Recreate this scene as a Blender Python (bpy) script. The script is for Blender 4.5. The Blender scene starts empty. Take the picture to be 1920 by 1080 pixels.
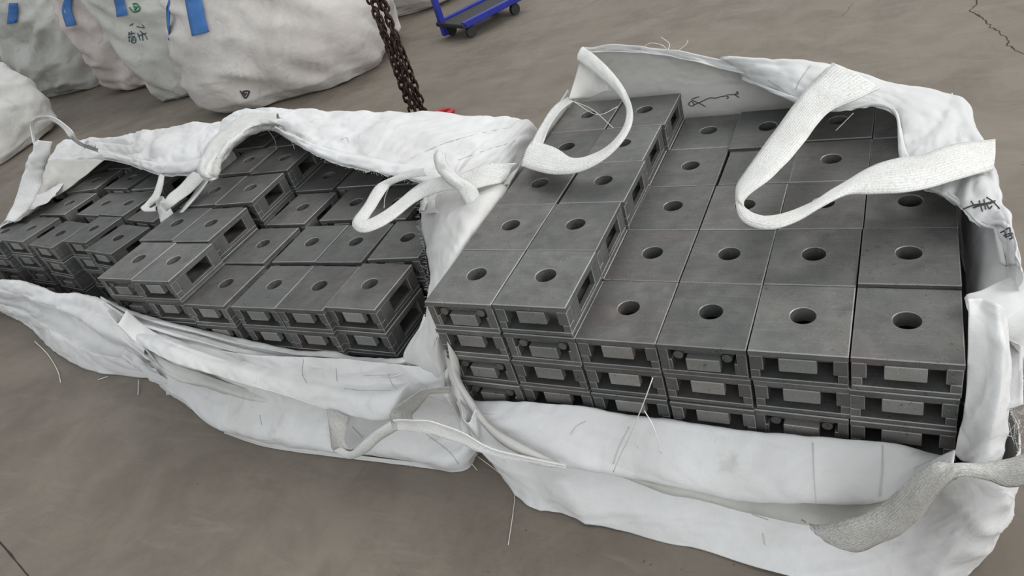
import bpy, bmesh, math, random
from mathutils import Vector, Matrix, noise, Euler
from mathutils.bvhtree import BVHTree
random.seed(7)
SC = bpy.context.scene
COL = SC.collection

# ------------------------------------------------------------------ camera, world, lights, exposure
CAM = Vector((0.51584, -0.88716, 1.21816))
RT = Vector((0.8818901, 0.3874287, -0.2686425)); DN = Vector((0.0316676, -0.6172077, -0.7861627)); FW = Vector((-0.4703902, 0.6848019, -0.5565783))
FOC = 1366.098
cd = bpy.data.cameras.new('camera'); cam = bpy.data.objects.new('camera', cd); COL.objects.link(cam)
cd.sensor_width = 36.0; cd.lens = FOC / 1920 * 36; cd.clip_start = .02; cd.clip_end = 100
U = -DN; B = -FW
cam.matrix_world = Matrix(((RT.x, U.x, B.x, CAM.x), (RT.y, U.y, B.y, CAM.y), (RT.z, U.z, B.z, CAM.z), (0, 0, 0, 1)))
SC.camera = cam
SC.view_settings.view_transform = 'Standard'; SC.view_settings.look = 'None'
SC.view_settings.exposure = 0.0; SC.view_settings.gamma = 1; SC.view_settings.use_curve_mapping = False
wd = bpy.data.worlds.new('world'); SC.world = wd; wd.use_nodes = True
wd.node_tree.nodes['Background'].inputs[0].default_value = (.93, .97, 1.0, 1)
wd.node_tree.nodes['Background'].inputs[1].default_value = .74
def area(name, loc, target, size, energy, col=(1, 1, 1)):
    l = bpy.data.lights.new(name, 'AREA'); l.energy = energy; l.shape = 'RECTANGLE'; l.size = size[0]; l.size_y = size[1]; l.color = col
    o = bpy.data.objects.new(name, l); COL.objects.link(o); o.location = loc
    o.rotation_euler = (Vector(target) - Vector(loc)).to_track_quat('-Z', 'Y').to_euler(); return o
area('workshop_daylight', (4.6, 1.6, 3.4), (-.3, .5, .2), (3.0, 2.2), 205, (1, .985, .96))
area('ceiling_daylight', (-1.5, 4.5, 5.5), (-1.0, 1.2, 0), (5, 3), 120, (1, .98, .95))

area('front_fill', (2.6, -4.2, 2.4), (0, .2, .2), (3.5, 2.2), 88, (.97, .99, 1))  # added fill lamp brightening the bag fronts

# ------------------------------------------------------------------ helpers
def ray(u, v): return (RT * ((u - 960) / FOC) + DN * ((v - 540) / FOC) + FW).normalized()
def Z(z, *ps): return [CAM + ray(*p) * ((z - CAM.z) / ray(*p).z) for p in ps]
def Y(y, *ps): return [CAM + ray(*p) * ((y - CAM.y) / ray(*p).y) for p in ps]
def X(x, *ps): return [CAM + ray(*p) * ((x - CAM.x) / ray(*p).x) for p in ps]
def ZZ(*ps): return [Z(p[2], p[:2])[0] for p in ps]
def YY(*ps): return [Y(p[2], p[:2])[0] for p in ps]
def V(*ps): return [Vector(p) for p in ps]

def link(name, me, mat=None, parent=None):
    o = bpy.data.objects.new(name, me); COL.objects.link(o)
    if mat is not None:
        for m in (mat if isinstance(mat, (list, tuple)) else [mat]): me.materials.append(m)
    if parent: o.parent = parent
    return o
def empty(name, loc, rz=0):
    o = bpy.data.objects.new(name, None); COL.objects.link(o); o.location = loc; o.rotation_euler.z = rz; o.empty_display_size = .05; return o
def tag(o, label=None, cat=None, group=None, kind=None):
    if label: o['label'] = label
    if cat: o['category'] = cat
    if group: o['group'] = group
    if kind: o['kind'] = kind
    return o
def cr(a, b, c, d, t):
    return .5 * ((2 * b) + (c - a) * t + (2 * a - 5 * b + 4 * c - d) * t * t + (3 * b - a - 3 * c + d) * t * t * t)
def resamp(P, n):
    m = len(P) - 1; out = []
    for i in range(n):
        s = i / (n - 1) * m; k = min(int(s), m - 1); t = s - k
        a = P[k - 1] if k > 0 else P[0] * 2 - P[1]; d = P[k + 2] if k + 2 <= m else P[m] * 2 - P[m - 1]
        out.append(cr(a, P[k], P[k + 1], d, t))
    return out
def arcs(P, n):
    """even spacing along a polyline smoothed by Catmull-Rom"""
    Q = resamp(P, len(P) * 12); L = [0]
    for a, b in zip(Q, Q[1:]): L.append(L[-1] + (b - a).length)
    out = []; k = 0
    for i in range(n):
        s = L[-1] * i / (n - 1)
        while k < len(Q) - 2 and L[k + 1] < s: k += 1
        t = (s - L[k]) / max(1e-9, L[k + 1] - L[k]); out.append(Q[k].lerp(Q[k + 1], min(1, t)))
    return out
def ridged(p): return 1 - abs(noise.noise(p)) * 2
def sheet(name, rows, nu, nv, mat, parent, amp=.006, sc=(3, 9), seed=0, fine=.002, thick=.0016, pin=0, crease=.0035, edge=0):
    """cloth lofted through rows of world points; wrinkles are displaced along the normals"""
    R_ = [resamp(r, nu) for r in rows]
    G = [resamp([r[i] for r in R_], nv) for i in range(nu)]          # G[u][v]
    verts = []; us = [0]
    for i in range(1, nu): us.append(us[-1] + (G[i][nv // 2] - G[i - 1][nv // 2]).length)
    vs = []
    for i in range(nu):
        l = [0]
        for j in range(1, nv): l.append(l[-1] + (G[i][j] - G[i][j - 1]).length)
        vs.append(l)
    for i in range(nu):
        for j in range(nv):
            a = G[min(i + 1, nu - 1)][j] - G[max(i - 1, 0)][j]; b = G[i][min(j + 1, nv - 1)] - G[i][max(j - 1, 0)]
            n = a.cross(b); n = n.normalized() if n.length > 1e-9 else Vector((0, 0, 1))
            u, v = us[i], vs[i][j]
            q = Vector((u * sc[0] + seed * 7.3, v * sc[1] + seed * 3.1, seed))
            w = noise.noise(q * .6 + Vector((4, 1, 2))) * .8
            d = amp * (ridged(q + Vector((w, w, 0))) - .45) + amp * .7 * noise.noise(q * .5)
            q2 = Vector((u * 16 + w * 3, v * 26, seed + 5)); d += fine * (ridged(q2) - .5)
            for fs, fa, fo_ in ((5, 1.0, 3), (10, .55, 8)):
                cq = Vector((u * fs * .7 + v * fs * .25 + w * 1.5, v * fs * 1.5 - u * fs * .2, seed * 2.7 + fo_)); cn = abs(noise.noise(cq))
                d += crease * fa * max(0, 1 - cn / .10) * (.4 + noise.noise(cq * .5 + Vector((9, 9, 9))))
            q3 = Vector((u * 45 + v * 20, v * 45 - u * 12, seed + 9)); d += fine * .35 * noise.noise(q3)
            f = 1
            if pin: f = min(1, min(j, nv - 1 - j) / (nv * pin))
            p = G[i][j] + n * d * f
            if edge and j == nv - 1: p = p + b.normalized() * edge * noise.noise(Vector((u * 60, seed, 0)))
            verts.append(p)
    faces = [(i * nv + j, (i + 1) * nv + j, (i + 1) * nv + j + 1, i * nv + j + 1) for i in range(nu - 1) for j in range(nv - 1)]
    me = bpy.data.meshes.new(name); me.from_pydata([tuple(v) for v in verts], [], faces); me.update()
    uv = me.uv_layers.new(name='UVMap')
    for lp in me.loops:
        i, j = divmod(lp.vertex_index, nv); uv.data[lp.index].uv = (us[i], vs[i][j])
    me.polygons.foreach_set('use_smooth', [True] * len(me.polygons))
    o = link(name, me, mat, parent)
    if thick:
        m = o.modifiers.new('solid', 'SOLIDIFY'); m.thickness = thick; m.offset = 0
    return o
def ribbon(name, A, Bp, mat, parent, n=90, m=7, bow=.004, thick=.0026, seed=0, ruf=.002):
    A = arcs(A, n); Bp = arcs(Bp, n); verts = []; L = 0; us = []
    for i in range(n):
        c = (A[i] + Bp[i]) / 2
        if i: L += (c - pc).length
        pc = c; us.append(L)
    for i in range(n):
        t = (A[min(i + 1, n - 1)] + Bp[min(i + 1, n - 1)] - A[max(i - 1, 0)] - Bp[max(i - 1, 0)])
        w = Bp[i] - A[i]; nn = t.cross(w); nn = nn.normalized() if nn.length > 1e-9 else Vector((0, 0, 1))
        for j in range(m):
            s = j / (m - 1)
            d = bow * (1 - (2 * s - 1) ** 2) + ruf * noise.noise(Vector((us[i] * 18, s * 3, seed)))
            verts.append(A[i].lerp(Bp[i], s) + nn * d)
    faces = [(i * m + j, (i + 1) * m + j, (i + 1) * m + j + 1, i * m + j + 1) for i in range(n - 1) for j in range(m - 1)]
    me = bpy.data.meshes.new(name); me.from_pydata([tuple(v) for v in verts], [], faces); me.update()
    uv = me.uv_layers.new(name='UVMap')
    for lp in me.loops:
        i, j = divmod(lp.vertex_index, m); uv.data[lp.index].uv = (us[i], j / (m - 1) * .05)
    me.polygons.foreach_set('use_smooth', [True] * len(me.polygons))
    o = link(name, me, mat, parent); md = o.modifiers.new('solid', 'SOLIDIFY'); md.thickness = thick; md.offset = 0
    return o
def tubes_mesh(name, lines, r, sides=5, taper=False):
    verts = []; faces = []
    for P in lines:
        b = len(verts); n = len(P)
        for i, p in enumerate(P):
            t = (P[min(i + 1, n - 1)] - P[max(i - 1, 0)]).normalized()
            a = t.cross(Vector((.3, .2, .93))); a = a.normalized() if a.length > 1e-6 else Vector((1, 0, 0)); c = t.cross(a)
            rr = r * (1 - .6 * i / n) if taper else r
            for k in range(sides):
                g = k / sides * 2 * math.pi; verts.append(tuple(p + (a * math.cos(g) + c * math.sin(g)) * rr))
        for i in range(n - 1):
            for k in range(sides): faces.append((b + i * sides + k, b + i * sides + (k + 1) % sides, b + (i + 1) * sides + (k + 1) % sides, b + (i + 1) * sides + k))
        faces.append(tuple(b + k for k in reversed(range(sides)))); faces.append(tuple(b + (n - 1) * sides + k for k in range(sides)))
    me = bpy.data.meshes.new(name); me.from_pydata(verts, [], faces); me.update()
    me.polygons.foreach_set('use_smooth', [True] * len(me.polygons)); return me
def bmbox(bm, x0, x1, y0, y1, z0, z1, bev=.0012, taper=None):
    vs = bmesh.ops.create_cube(bm, size=1)['verts']
    for v in vs: v.co = Vector((x0 + (v.co.x + .5) * (x1 - x0), y0 + (v.co.y + .5) * (y1 - y0), z0 + (v.co.z + .5) * (z1 - z0)))
    if taper: 
        for v in vs: taper(v)
    if bev:
        es = list({e for v in vs for e in v.link_edges})
        r = bmesh.ops.bevel(bm, geom=es, offset=bev, segments=1, affect='EDGES')
        for f in r['faces']: f.material_index = 1
def bm_mesh(bm, name):
    me = bpy.data.meshes.new(name); bmesh.ops.recalc_face_normals(bm, faces=bm.faces); bm.to_mesh(me); bm.free(); return me

# ------------------------------------------------------------------ materials
def newmat(name, rough=.6, metal=0, spec=.5):
    m = bpy.data.materials.new(name); m.use_nodes = True; nt = m.node_tree; b = nt.nodes['Principled BSDF']
    b.inputs['Roughness'].default_value = rough; b.inputs['Metallic'].default_value = metal; b.inputs['Specular IOR Level'].default_value = spec
    return m, nt, b
def N(nt, t, **k):
    n = nt.nodes.new(t)
    for a, v in k.items():
        if a in ('op', 'operation'): n.operation = v
        elif hasattr(n, a) and a not in ('Scale', 'Detail'): setattr(n, a, v)
        else: n.inputs[a].default_value = v
    return n
def ramp(nt, src, stops):
    r = nt.nodes.new('ShaderNodeValToRGB'); e = r.color_ramp.elements
    while len(e) < len(stops): e.new(.5)
    for q, (p, c) in zip(e, stops): q.position = p; q.color = (c, c, c, 1) if not isinstance(c, tuple) else (*c, 1)
    nt.links.new(src, r.inputs[0]); return r.outputs[0]
def mixc(nt, fac, a, b, mode='MIX'):
    m = nt.nodes.new('ShaderNodeMix'); m.data_type = 'RGBA'; m.blend_type = mode
    for s, k in ((fac, 0), (a, 6), (b, 7)):
        if hasattr(s, 'is_output'): nt.links.new(s, m.inputs[k])
        else: m.inputs[k].default_value = s if k == 0 else (*s, 1)
    return m.outputs[2]
def noi(nt, vec, scale, detail=4, rough=.55, dist=0):
    n = nt.nodes.new('ShaderNodeTexNoise'); n.inputs['Scale'].default_value = scale; n.inputs['Detail'].default_value = detail
    n.inputs['Roughness'].default_value = rough; n.inputs['Distortion'].default_value = dist
    if vec: nt.links.new(vec, n.inputs['Vector'])
    return n.outputs['Fac']
def mapping(nt, src, sc, loc=(0, 0, 0), rot=(0, 0, 0)):
    m = nt.nodes.new('ShaderNodeMapping'); nt.links.new(src, m.inputs[0]); m.inputs['Scale'].default_value = sc; m.inputs['Location'].default_value = loc; m.inputs['Rotation'].default_value = rot
    return m.outputs[0]
def bump(nt, b, src, strength, dist):
    n = nt.nodes.new('ShaderNodeBump'); n.inputs['Strength'].default_value = strength; n.inputs['Distance'].default_value = dist
    nt.links.new(src, n.inputs['Height'])
    old = b.inputs['Normal'].links
    if old: nt.links.new(old[0].from_socket, n.inputs['Normal'])
    nt.links.new(n.outputs[0], b.inputs['Normal'])

def iron(name, lo, hi, rough):
    m, nt, b = newmat(name, rough, .25, .5)
    tc = nt.nodes.new('ShaderNodeTexCoord').outputs['Object']; oi = nt.nodes.new('ShaderNodeObjectInfo')
    ad = nt.nodes.new('ShaderNodeVectorMath'); ad.operation = 'ADD'
    sc = nt.nodes.new('ShaderNodeVectorMath'); sc.operation = 'SCALE'; sc.inputs['Scale'].default_value = 9
    nt.links.new(oi.outputs['Location'], sc.inputs[0]); nt.links.new(tc, ad.inputs[0]); nt.links.new(sc.outputs[0], ad.inputs[1]); v = ad.outputs[0]
    a = ramp(nt, noi(nt, v, 14, 5, .6, .4), [(.3, lo), (.72, hi)])
    # cool and warm casts of the mill scale
    a = mixc(nt, ramp(nt, noi(nt, v, 7, 3), [(.42, 0.0), (.62, .55)]), a, (lo[0] * 1.05, lo[1] * 1.2, lo[2] * 1.2))
    a = mixc(nt, ramp(nt, noi(nt, mapping(nt, v, (1, 1, 1), (5, 5, 5)), 6, 3), [(.52, 0.0), (.7, .5)]), a, (lo[0] * 1.4, lo[1] * 1.15, lo[2] * 1.2))
    sp = ramp(nt, noi(nt, v, 260, 2), [(.62, 0.0), (.74, .4)])
    a = mixc(nt, sp, a, tuple(c * 1.75 for c in hi))
    st = ramp(nt, noi(nt, mapping(nt, v, (3, 40, 3), rot=(0, 0, .3)), 5, 4, .7), [(.55, 0.0), (.75, .35)])
    a = mixc(nt, st, a, tuple(c * 1.5 for c in hi))
    pit = ramp(nt, noi(nt, v, 120, 3, .7), [(.3, .75), (.38, 0.0)])
    a = mixc(nt, pit, a, tuple(c * .35 for c in lo))
    hs = nt.nodes.new('ShaderNodeHueSaturation'); nt.links.new(a, hs.inputs['Color'])
    mr = nt.nodes.new('ShaderNodeMapRange'); mr.inputs['To Min'].default_value = .78; mr.inputs['To Max'].default_value = 1.18
    nt.links.new(oi.outputs['Random'], mr.inputs[0]); nt.links.new(mr.outputs[0], hs.inputs['Value'])
    nt.links.new(hs.outputs[0], b.inputs['Base Color'])
    rr = ramp(nt, noi(nt, v, 30, 4), [(.3, rough - .12), (.7, rough + .14)]); nt.links.new(rr, b.inputs['Roughness'])
    bump(nt, b, noi(nt, v, 340, 3, .6), .35, .0006); bump(nt, b, noi(nt, v, 60, 4, .6), .3, .0012)
    return m
M_IRON = iron('cast_iron', (.076, .075, .071), (.145, .141, .132), .55)
M_EDGE = iron('rubbed_iron_edge', (.21, .205, .195), (.33, .32, .31), .45)
M_LUG = iron('lug_iron', (.17, .166, .155), (.27, .26, .245), .55)
M_DARK = iron('cavity_iron', (.035, .035, .037), (.07, .068, .066), .7)

def cloth(name, col, dirt=(.42, .40, .36), trans=.12, dirty=.35, rough=.62, weave=1.0):
    m, nt, b = newmat(name, rough, 0, .35)
    tc = nt.nodes.new('ShaderNodeTexCoord'); uv = tc.outputs['UV']; ob = tc.outputs['Object']
    d = ramp(nt, noi(nt, ob, 2.6, 6, .62, .5), [(.42, 0.0), (.75, dirty)])
    a = mixc(nt, d, col, dirt)
    a = mixc(nt, ramp(nt, noi(nt, mapping(nt, ob, (1, 1, 1), (3, 7, 1)), 9, 5, .7, 1), [(.6, 0.0), (.78, dirty * .9)]), a, tuple(c * .8 for c in dirt))
    a = mixc(nt, ramp(nt, noi(nt, mapping(nt, ob, (1, 1, 1), (9, 2, 4)), 1.8, 3), [(.5, 0.0), (.65, .3)]), a, (col[0], col[1] * .95, col[2] * .96))
    a = mixc(nt, ramp(nt, noi(nt, mapping(nt, ob, (1, 1, 2.5), (1, 8, 3)), 22, 6, .8, 1.5), [(.62, 0.0), (.70, dirty * .55)]), a, tuple(c * .7 for c in dirt))
    # tape weave
    w = nt.nodes.new('ShaderNodeTexWave'); w.inputs['Scale'].default_value = 120; w.inputs['Distortion'].default_value = .6; w.bands_direction = 'X'; nt.links.new(uv, w.inputs[0])
    w2 = nt.nodes.new('ShaderNodeTexWave'); w2.inputs['Scale'].default_value = 120; w2.inputs['Distortion'].default_value = .6; w2.bands_direction = 'Y'; nt.links.new(uv, w2.inputs[0])
    mu = nt.nodes.new('ShaderNodeMath'); mu.operation = 'MULTIPLY'; nt.links.new(w.outputs['Fac'], mu.inputs[0]); nt.links.new(w2.outputs['Fac'], mu.inputs[1])
    a = mixc(nt, ramp(nt, mu.outputs[0], [(0, .10), (.5, 0.0)]), a, tuple(c * .6 for c in col))
    nt.links.new(a, b.inputs['Base Color'])
    bump(nt, b, mu.outputs[0], .25 * weave, .0005)
    bump(nt, b, noi(nt, mapping(nt, ob, (1, 1, 1.6)), 40, 5, .6, 1.2), .3, .003)
    wn = nt.nodes.new('ShaderNodeTexNoise'); wn.inputs['Scale'].default_value = 5; wn.inputs['Detail'].default_value = 3; nt.links.new(ob, wn.inputs['Vector'])
    for sc_, st_, di_ in ((4.5, .28, .035), (8.5, .16, .014), (15, .22, .005)):
        mm = nt.nodes.new('ShaderNodeVectorMath'); mm.operation = 'MULTIPLY_ADD'; mm.inputs[1].default_value = (.35, .35, .35); nt.links.new(wn.outputs['Color'], mm.inputs[0]); nt.links.new(ob, mm.inputs[2])
        vo = nt.nodes.new('ShaderNodeTexVoronoi'); vo.inputs['Scale'].default_value = sc_; vo.feature = 'DISTANCE_TO_EDGE' if sc_ < 10 else 'F1'; nt.links.new(mm.outputs[0], vo.inputs['Vector'])
        bump(nt, b, vo.outputs['Distance'], st_, di_)
    if trans:
        t = nt.nodes.new('ShaderNodeBsdfTranslucent'); nt.links.new(a, t.inputs[0]); ms = nt.nodes.new('ShaderNodeMixShader'); ms.inputs[0].default_value = trans
        out = nt.nodes['Material Output']; nt.links.new(b.outputs[0], ms.inputs[1]); nt.links.new(t.outputs[0], ms.inputs[2]); nt.links.new(ms.outputs[0], out.inputs[0])
    return m
M_BAG = cloth('white_woven_fabric', (.80, .80, .80), dirty=.5)
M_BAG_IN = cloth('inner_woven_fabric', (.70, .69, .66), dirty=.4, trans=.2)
M_BAG_L = cloth('grey_white_woven_fabric', (.72, .72, .70), dirty=.5)
M_OLD = cloth('dusty_woven_fabric', (.70, .67, .64), dirt=(.30, .27, .235), dirty=.6, weave=.6)
M_OLD2 = cloth('stained_woven_fabric', (.66, .60, .57), dirt=(.25, .21, .19), dirty=.75, weave=.6)
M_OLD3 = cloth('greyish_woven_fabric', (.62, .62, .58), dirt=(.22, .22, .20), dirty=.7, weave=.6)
M_PLAST = cloth('thin_film_fabric', (.82, .825, .82), dirty=.2, trans=.35)

def webbing(name, col, dark):
    m, nt, b = newmat(name, .7, 0, .3); tc = nt.nodes.new('ShaderNodeTexCoord'); uv = tc.outputs['UV']
    sx = nt.nodes.new('ShaderNodeTexVoronoi'); sx.inputs['Scale'].default_value = 1; nt.links.new(mapping(nt, uv, (330, 760, 1)), sx.inputs['Vector'])
    w = nt.nodes.new('ShaderNodeTexWave'); w.inputs['Scale'].default_value = 90; w.bands_direction = 'Y'; w.inputs['Distortion'].default_value = 1.2; nt.links.new(uv, w.inputs[0])
    f = ramp(nt, sx.outputs['Distance'], [(.35, 0.0), (.8, .5)])
    a = mixc(nt, f, col, dark); a = mixc(nt, ramp(nt, w.outputs['Fac'], [(0, .28), (.4, 0.0)]), a, dark)
    a = mixc(nt, ramp(nt, noi(nt, tc.outputs['Object'], 12, 4), [(.45, 0.0), (.75, .35)]), a, dark)
    nt.links.new(a, b.inputs['Base Color']); bump(nt, b, sx.outputs['Distance'], .5, .0012); bump(nt, b, w.outputs['Fac'], .4, .0012); return m
M_WEB = webbing('white_webbing', (.74, .74, .72), (.42, .41, .38))
M_WEBW = webbing('bright_webbing', (.90, .90, .88), (.60, .59, .57))
M_WEBG = webbing('grey_webbing', (.58, .57, .54), (.22, .21, .19))
def plain(name, col, rough=.6, metal=0, var=.25, sc=8):
    m, nt, b = newmat(name, rough, metal); tc = nt.nodes.new('ShaderNodeTexCoord').outputs['Object']
    a = mixc(nt, ramp(nt, noi(nt, tc, sc, 4), [(.35, 0.0), (.7, 1.0)]), col, tuple(c * (1 - var) for c in col)); nt.links.new(a, b.inputs['Base Color'])
    bump(nt, b, noi(nt, tc, sc * 6, 3), .2, .002); return m
M_THREAD = plain('frayed_thread', (.75, .74, .70))
M_STITCH = plain('stitching', (.33, .33, .34))
M_INK = plain('marker_ink', (.045, .045, .05), .7)
M_BLUE = plain('blue_strap', (.045, .16, .42), .7, 0, .35)
M_GREEN = plain('green_print', (.05, .20, .10), .8)
M_TEALP = plain('faded_print', (.07, .13, .16), .8)
M_CHAIN = plain('oily_chain_steel', (.06, .038, .03), .42, .7, .6, 60)
M_RED = plain('red_paint', (.42, .015, .02), .4, 0, .3)
M_CART = plain('blue_paint', (.018, .03, .30), .4, 0, .35)
M_RUB = plain('black_rubber', (.02, .02, .02), .6)

# floor
def floor_mat():
    m, nt, b = newmat('dusty_concrete', .72, 0, .35); v = nt.nodes.new('ShaderNodeTexCoord').outputs['Object']
    a = ramp(nt, noi(nt, v, .7, 6, .55, .4), [(.3, (.158, .134, .108)), (.7, (.212, .184, .150))])
    a = mixc(nt, ramp(nt, noi(nt, v, 4.5, 7, .65, .8), [(.44, 0.0), (.70, .6)]), a, (.120, .099, .080))
    a = mixc(nt, ramp(nt, noi(nt, mapping(nt, v, (1, 1, 1), (2, 6, 0)), 1.6, 8, .75, .3), [(.5, 0.0), (.66, .55)]), a, (.108, .088, .070))
    a = mixc(nt, ramp(nt, noi(nt, mapping(nt, v, (1, 5, 1), rot=(0, 0, .45)), 3, 7, .7, .8), [(.55, 0.0), (.75, .5)]), a, (.245, .224, .188))
    a = mixc(nt, ramp(nt, noi(nt, mapping(nt, v, (9, 1.2, 1), rot=(0, 0, -.5)), 4, 6, .75, .5), [(.60, 0.0), (.74, .3)]), a, (.085, .071, .057))
    sp = nt.nodes.new('ShaderNodeTexVoronoi'); sp.inputs['Scale'].default_value = 26; nt.links.new(v, sp.inputs[0])
    k = mixc(nt, ramp(nt, noi(nt, v, 2.3, 4), [(.5, 0.0), (.6, 1.0)]), (0, 0, 0), ramp(nt, sp.outputs['Distance'], [(.03, .8), (.10, 0.0)]))
    a = mixc(nt, k, a, (.07, .058, .046))
    nt.links.new(a, b.inputs['Base Color'])
    nt.links.new(ramp(nt, noi(nt, v, 3, 5), [(.3, .55), (.7, .8)]), b.inputs['Roughness'])
    bump(nt, b, noi(nt, v, 60, 6, .7), .3, .002); bump(nt, b, noi(nt, mapping(nt, v, (1, 6, 1), rot=(0, 0, .4)), 9, 5, .6), .25, .006); return m
bm = bmesh.new(); bmbox(bm, -16, 10, -6, 14, -.1, 0, 0); FLOOR = link('floor', bm_mesh(bm, 'floor'), floor_mat()); tag(FLOOR, kind='structure')

M_CRACK = plain('crack_dirt', (.028, .022, .017), .9)
def crack(name, pts, w, jit=.012):
    """thin dirt filled crack lying in the floor"""
    P = Z(0.0006, *pts); Q = []
    for a, b in zip(P, P[1:]):
        for k in range(6):
            t = k / 6; p = a.lerp(b, t); Q.append(p + Vector((noise.noise(p * 40), noise.noise(p * 40 + Vector((5, 5, 5))), 0)) * jit)
    Q.append(P[-1]); verts = []; faces = []
    for i, p in enumerate(Q):
        t = (Q[min(i + 1, len(Q) - 1)] - Q[max(i - 1, 0)]).normalized(); n = Vector((-t.y, t.x, 0)); ww = w * (.45 + .8 * abs(noise.noise(p * 25)) * 2)
        verts += [tuple(p + n * ww), tuple(p - n * ww)]
        if i: k = 2 * i; faces.append((k - 2, k - 1, k + 1, k))
    me = bpy.data.meshes.new(name); me.from_pydata(verts, [], faces); o = link(name, me, M_CRACK, FLOOR); md = o.modifiers.new('s', 'SOLIDIFY'); md.thickness = .0008; tag(o, kind='structure'); return o
crack('floor_crack', [(1829, -30), (1832, 8), (1816, 20), (1836, 29), (1850, 40), (1857, 52), (1873, 58), (1877, 66), (1891, 72), (1887, 79), (1897, 90), (1920, 100), (1960, 122)], .0028)
crack('floor_joint', [(-30, 990), (5, 1022), (55, 1082), (90, 1120)], .0028, .001)
crack('floor_scratch', [(1600, 5), (1580, 30)], .0006)

# ------------------------------------------------------------------ cast iron blocks
W, D, H = .1485, .1725, .0695
def plate_mesh():
    bm = bmesh.new(); n = 40; r = .0205; cy = .006; hw, hd = W / 2, D / 2; z1 = H; z0 = H - .011; ch = .0016
    def sq(a, inset):
        c, s = math.cos(a), math.sin(a); k = min((hw - inset) / max(1e-9, abs(c)), (hd - inset) / max(1e-9, abs(s))); return c * k, s * k
    corner = math.atan2(hd, hw); A = []
    for i in range(n): A.append(i / n * 2 * math.pi)
    for tgt in (corner, math.pi - corner, math.pi + corner, 2 * math.pi - corner):
        k = min(range(n), key=lambda i: abs(A[i] - tgt)); A[k] = tgt
    def ring(f): return [bm.verts.new(f(a)) for a in A]
    o_t = ring(lambda a: (*sq(a, ch), z1)); o_s = ring(lambda a: (*sq(a, 0), z1 - ch)); o_b = ring(lambda a: (*sq(a, 0), z0))
    c_t = ring(lambda a: (math.cos(a) * (r + .0012), cy + math.sin(a) * (r + .0012), z1)); c_s = ring(lambda a: (math.cos(a) * r, cy + math.sin(a) * r, z1 - .0012))
    c_b = ring(lambda a: (math.cos(a) * r, cy + math.sin(a) * r, z0 - .018)); d_b = ring(lambda a: (math.cos(a) * (r + .009), cy + math.sin(a) * (r + .009), z0 - .018)); d_t = ring(lambda a: (math.cos(a) * (r + .009), cy + math.sin(a) * (r + .009), z0))
    def strip(p, q, mi=0):
        for i in range(n):
            f = bm.faces.new((p[i], p[(i + 1) % n], q[(i + 1) % n], q[i])); f.material_index = mi
    strip(c_t, o_t); strip(o_t, o_s, 1); strip(o_s, o_b); strip(o_b, d_t, 0); strip(d_t, d_b); strip(d_b, c_b); strip(c_b, c_s); strip(c_s, c_t, 1)
    return bm_mesh(bm, 'top_plate')
def frame_mesh(kind):
    bm = bmesh.new(); hw, hd = W / 2 - .0008, D / 2 - .0008; zt = H - .0113; t = .017
    bmbox(bm, -hw, hw, -hd, hd, 0, .0095)                                    # bottom plate
    for s in (-1, 1):                                                         # side cheeks with a window
        x0, x1 = sorted((s * hw, s * (hw - .011)))
        bmbox(bm, x0, x1, -hd + .0185, -.030, .0096, zt)
        bmbox(bm, x0, x1, .052, hd, .0096, zt)
        bmbox(bm, x0, x1, -.0301, .0521, .0096, .0175, .0006)
        bmbox(bm, x0, x1, -.0301, .0521, zt - .005, zt, .0006)
    bmbox(bm, -hw + .012, hw - .012, hd - .010, hd - .001, .0096, zt, .001)  # rear web
    if kind == 0:
        for s in (-1, 1):
            x0, x1 = sorted((s * hw, s * (hw - .021))); bmbox(bm, x0, x1, -hd, -hd + .02, .026, zt - .0012)      # ears
            x0, x1 = sorted((s * hw, s * (hw - .015))); bmbox(bm, x0, x1, -hd + .0004, -hd + .02, .0096, .0262, .001)
            x0, x1 = sorted((s * .0275, s * (hw - .020))); bmbox(bm, x0, x1, -hd + .006, -hd + .024, zt - .010, zt, .001)   # ledges
    else:
        for s in (-1, 1):
            x0, x1 = sorted((s * hw, s * (hw - .016))); bmbox(bm, x0, x1, -hd, -hd + .02, .0096, zt)
            x0, x1 = sorted((s * (hw - .015), s * (hw - .021))); bmbox(bm, x0, x1, -hd + .001, -hd + .02, .0096, .034, .001)
            c = bmesh.ops.create_cone(bm, cap_ends=True, segments=14, radius1=.0085, radius2=.0085, depth=.018, matrix=Matrix.Translation((s * .041, -hd + .014, .042)) @ Matrix.Rotation(math.pi / 2, 4, 'X'))
        bmbox(bm, -.05, .05, -hd + .012, -hd + .026, .040, zt, .001)
    return bm_mesh(bm, 'frame')
def lug_mesh(kind):
    bm = bmesh.new(); hd = D / 2 - .0008
    if kind == 0: bmbox(bm, -.0285, .0285, -hd - .0006, -hd + .014, .0265, H - .0145, .0014)
    else: bmbox(bm, -.0285, .0285, -hd + .0005, -hd + .016, .0115, .0385, .0014)
    return bm_mesh(bm, 'front_lug')
PLATE = plate_mesh(); FRM = [frame_mesh(0), frame_mesh(1)]; LUG = [lug_mesh(0), lug_mesh(1)]
for me, ms in ((PLATE, (M_IRON, M_EDGE)), (FRM[0], (M_IRON, M_EDGE)), (FRM[1], (M_IRON, M_EDGE)), (LUG[0], (M_LUG, M_EDGE)), (LUG[1], (M_LUG, M_EDGE))):
    for m in ms: me.materials.append(m)
ORD = ['first', 'second', 'third', 'fourth', 'fifth', 'sixth', 'seventh', 'eighth']
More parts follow.
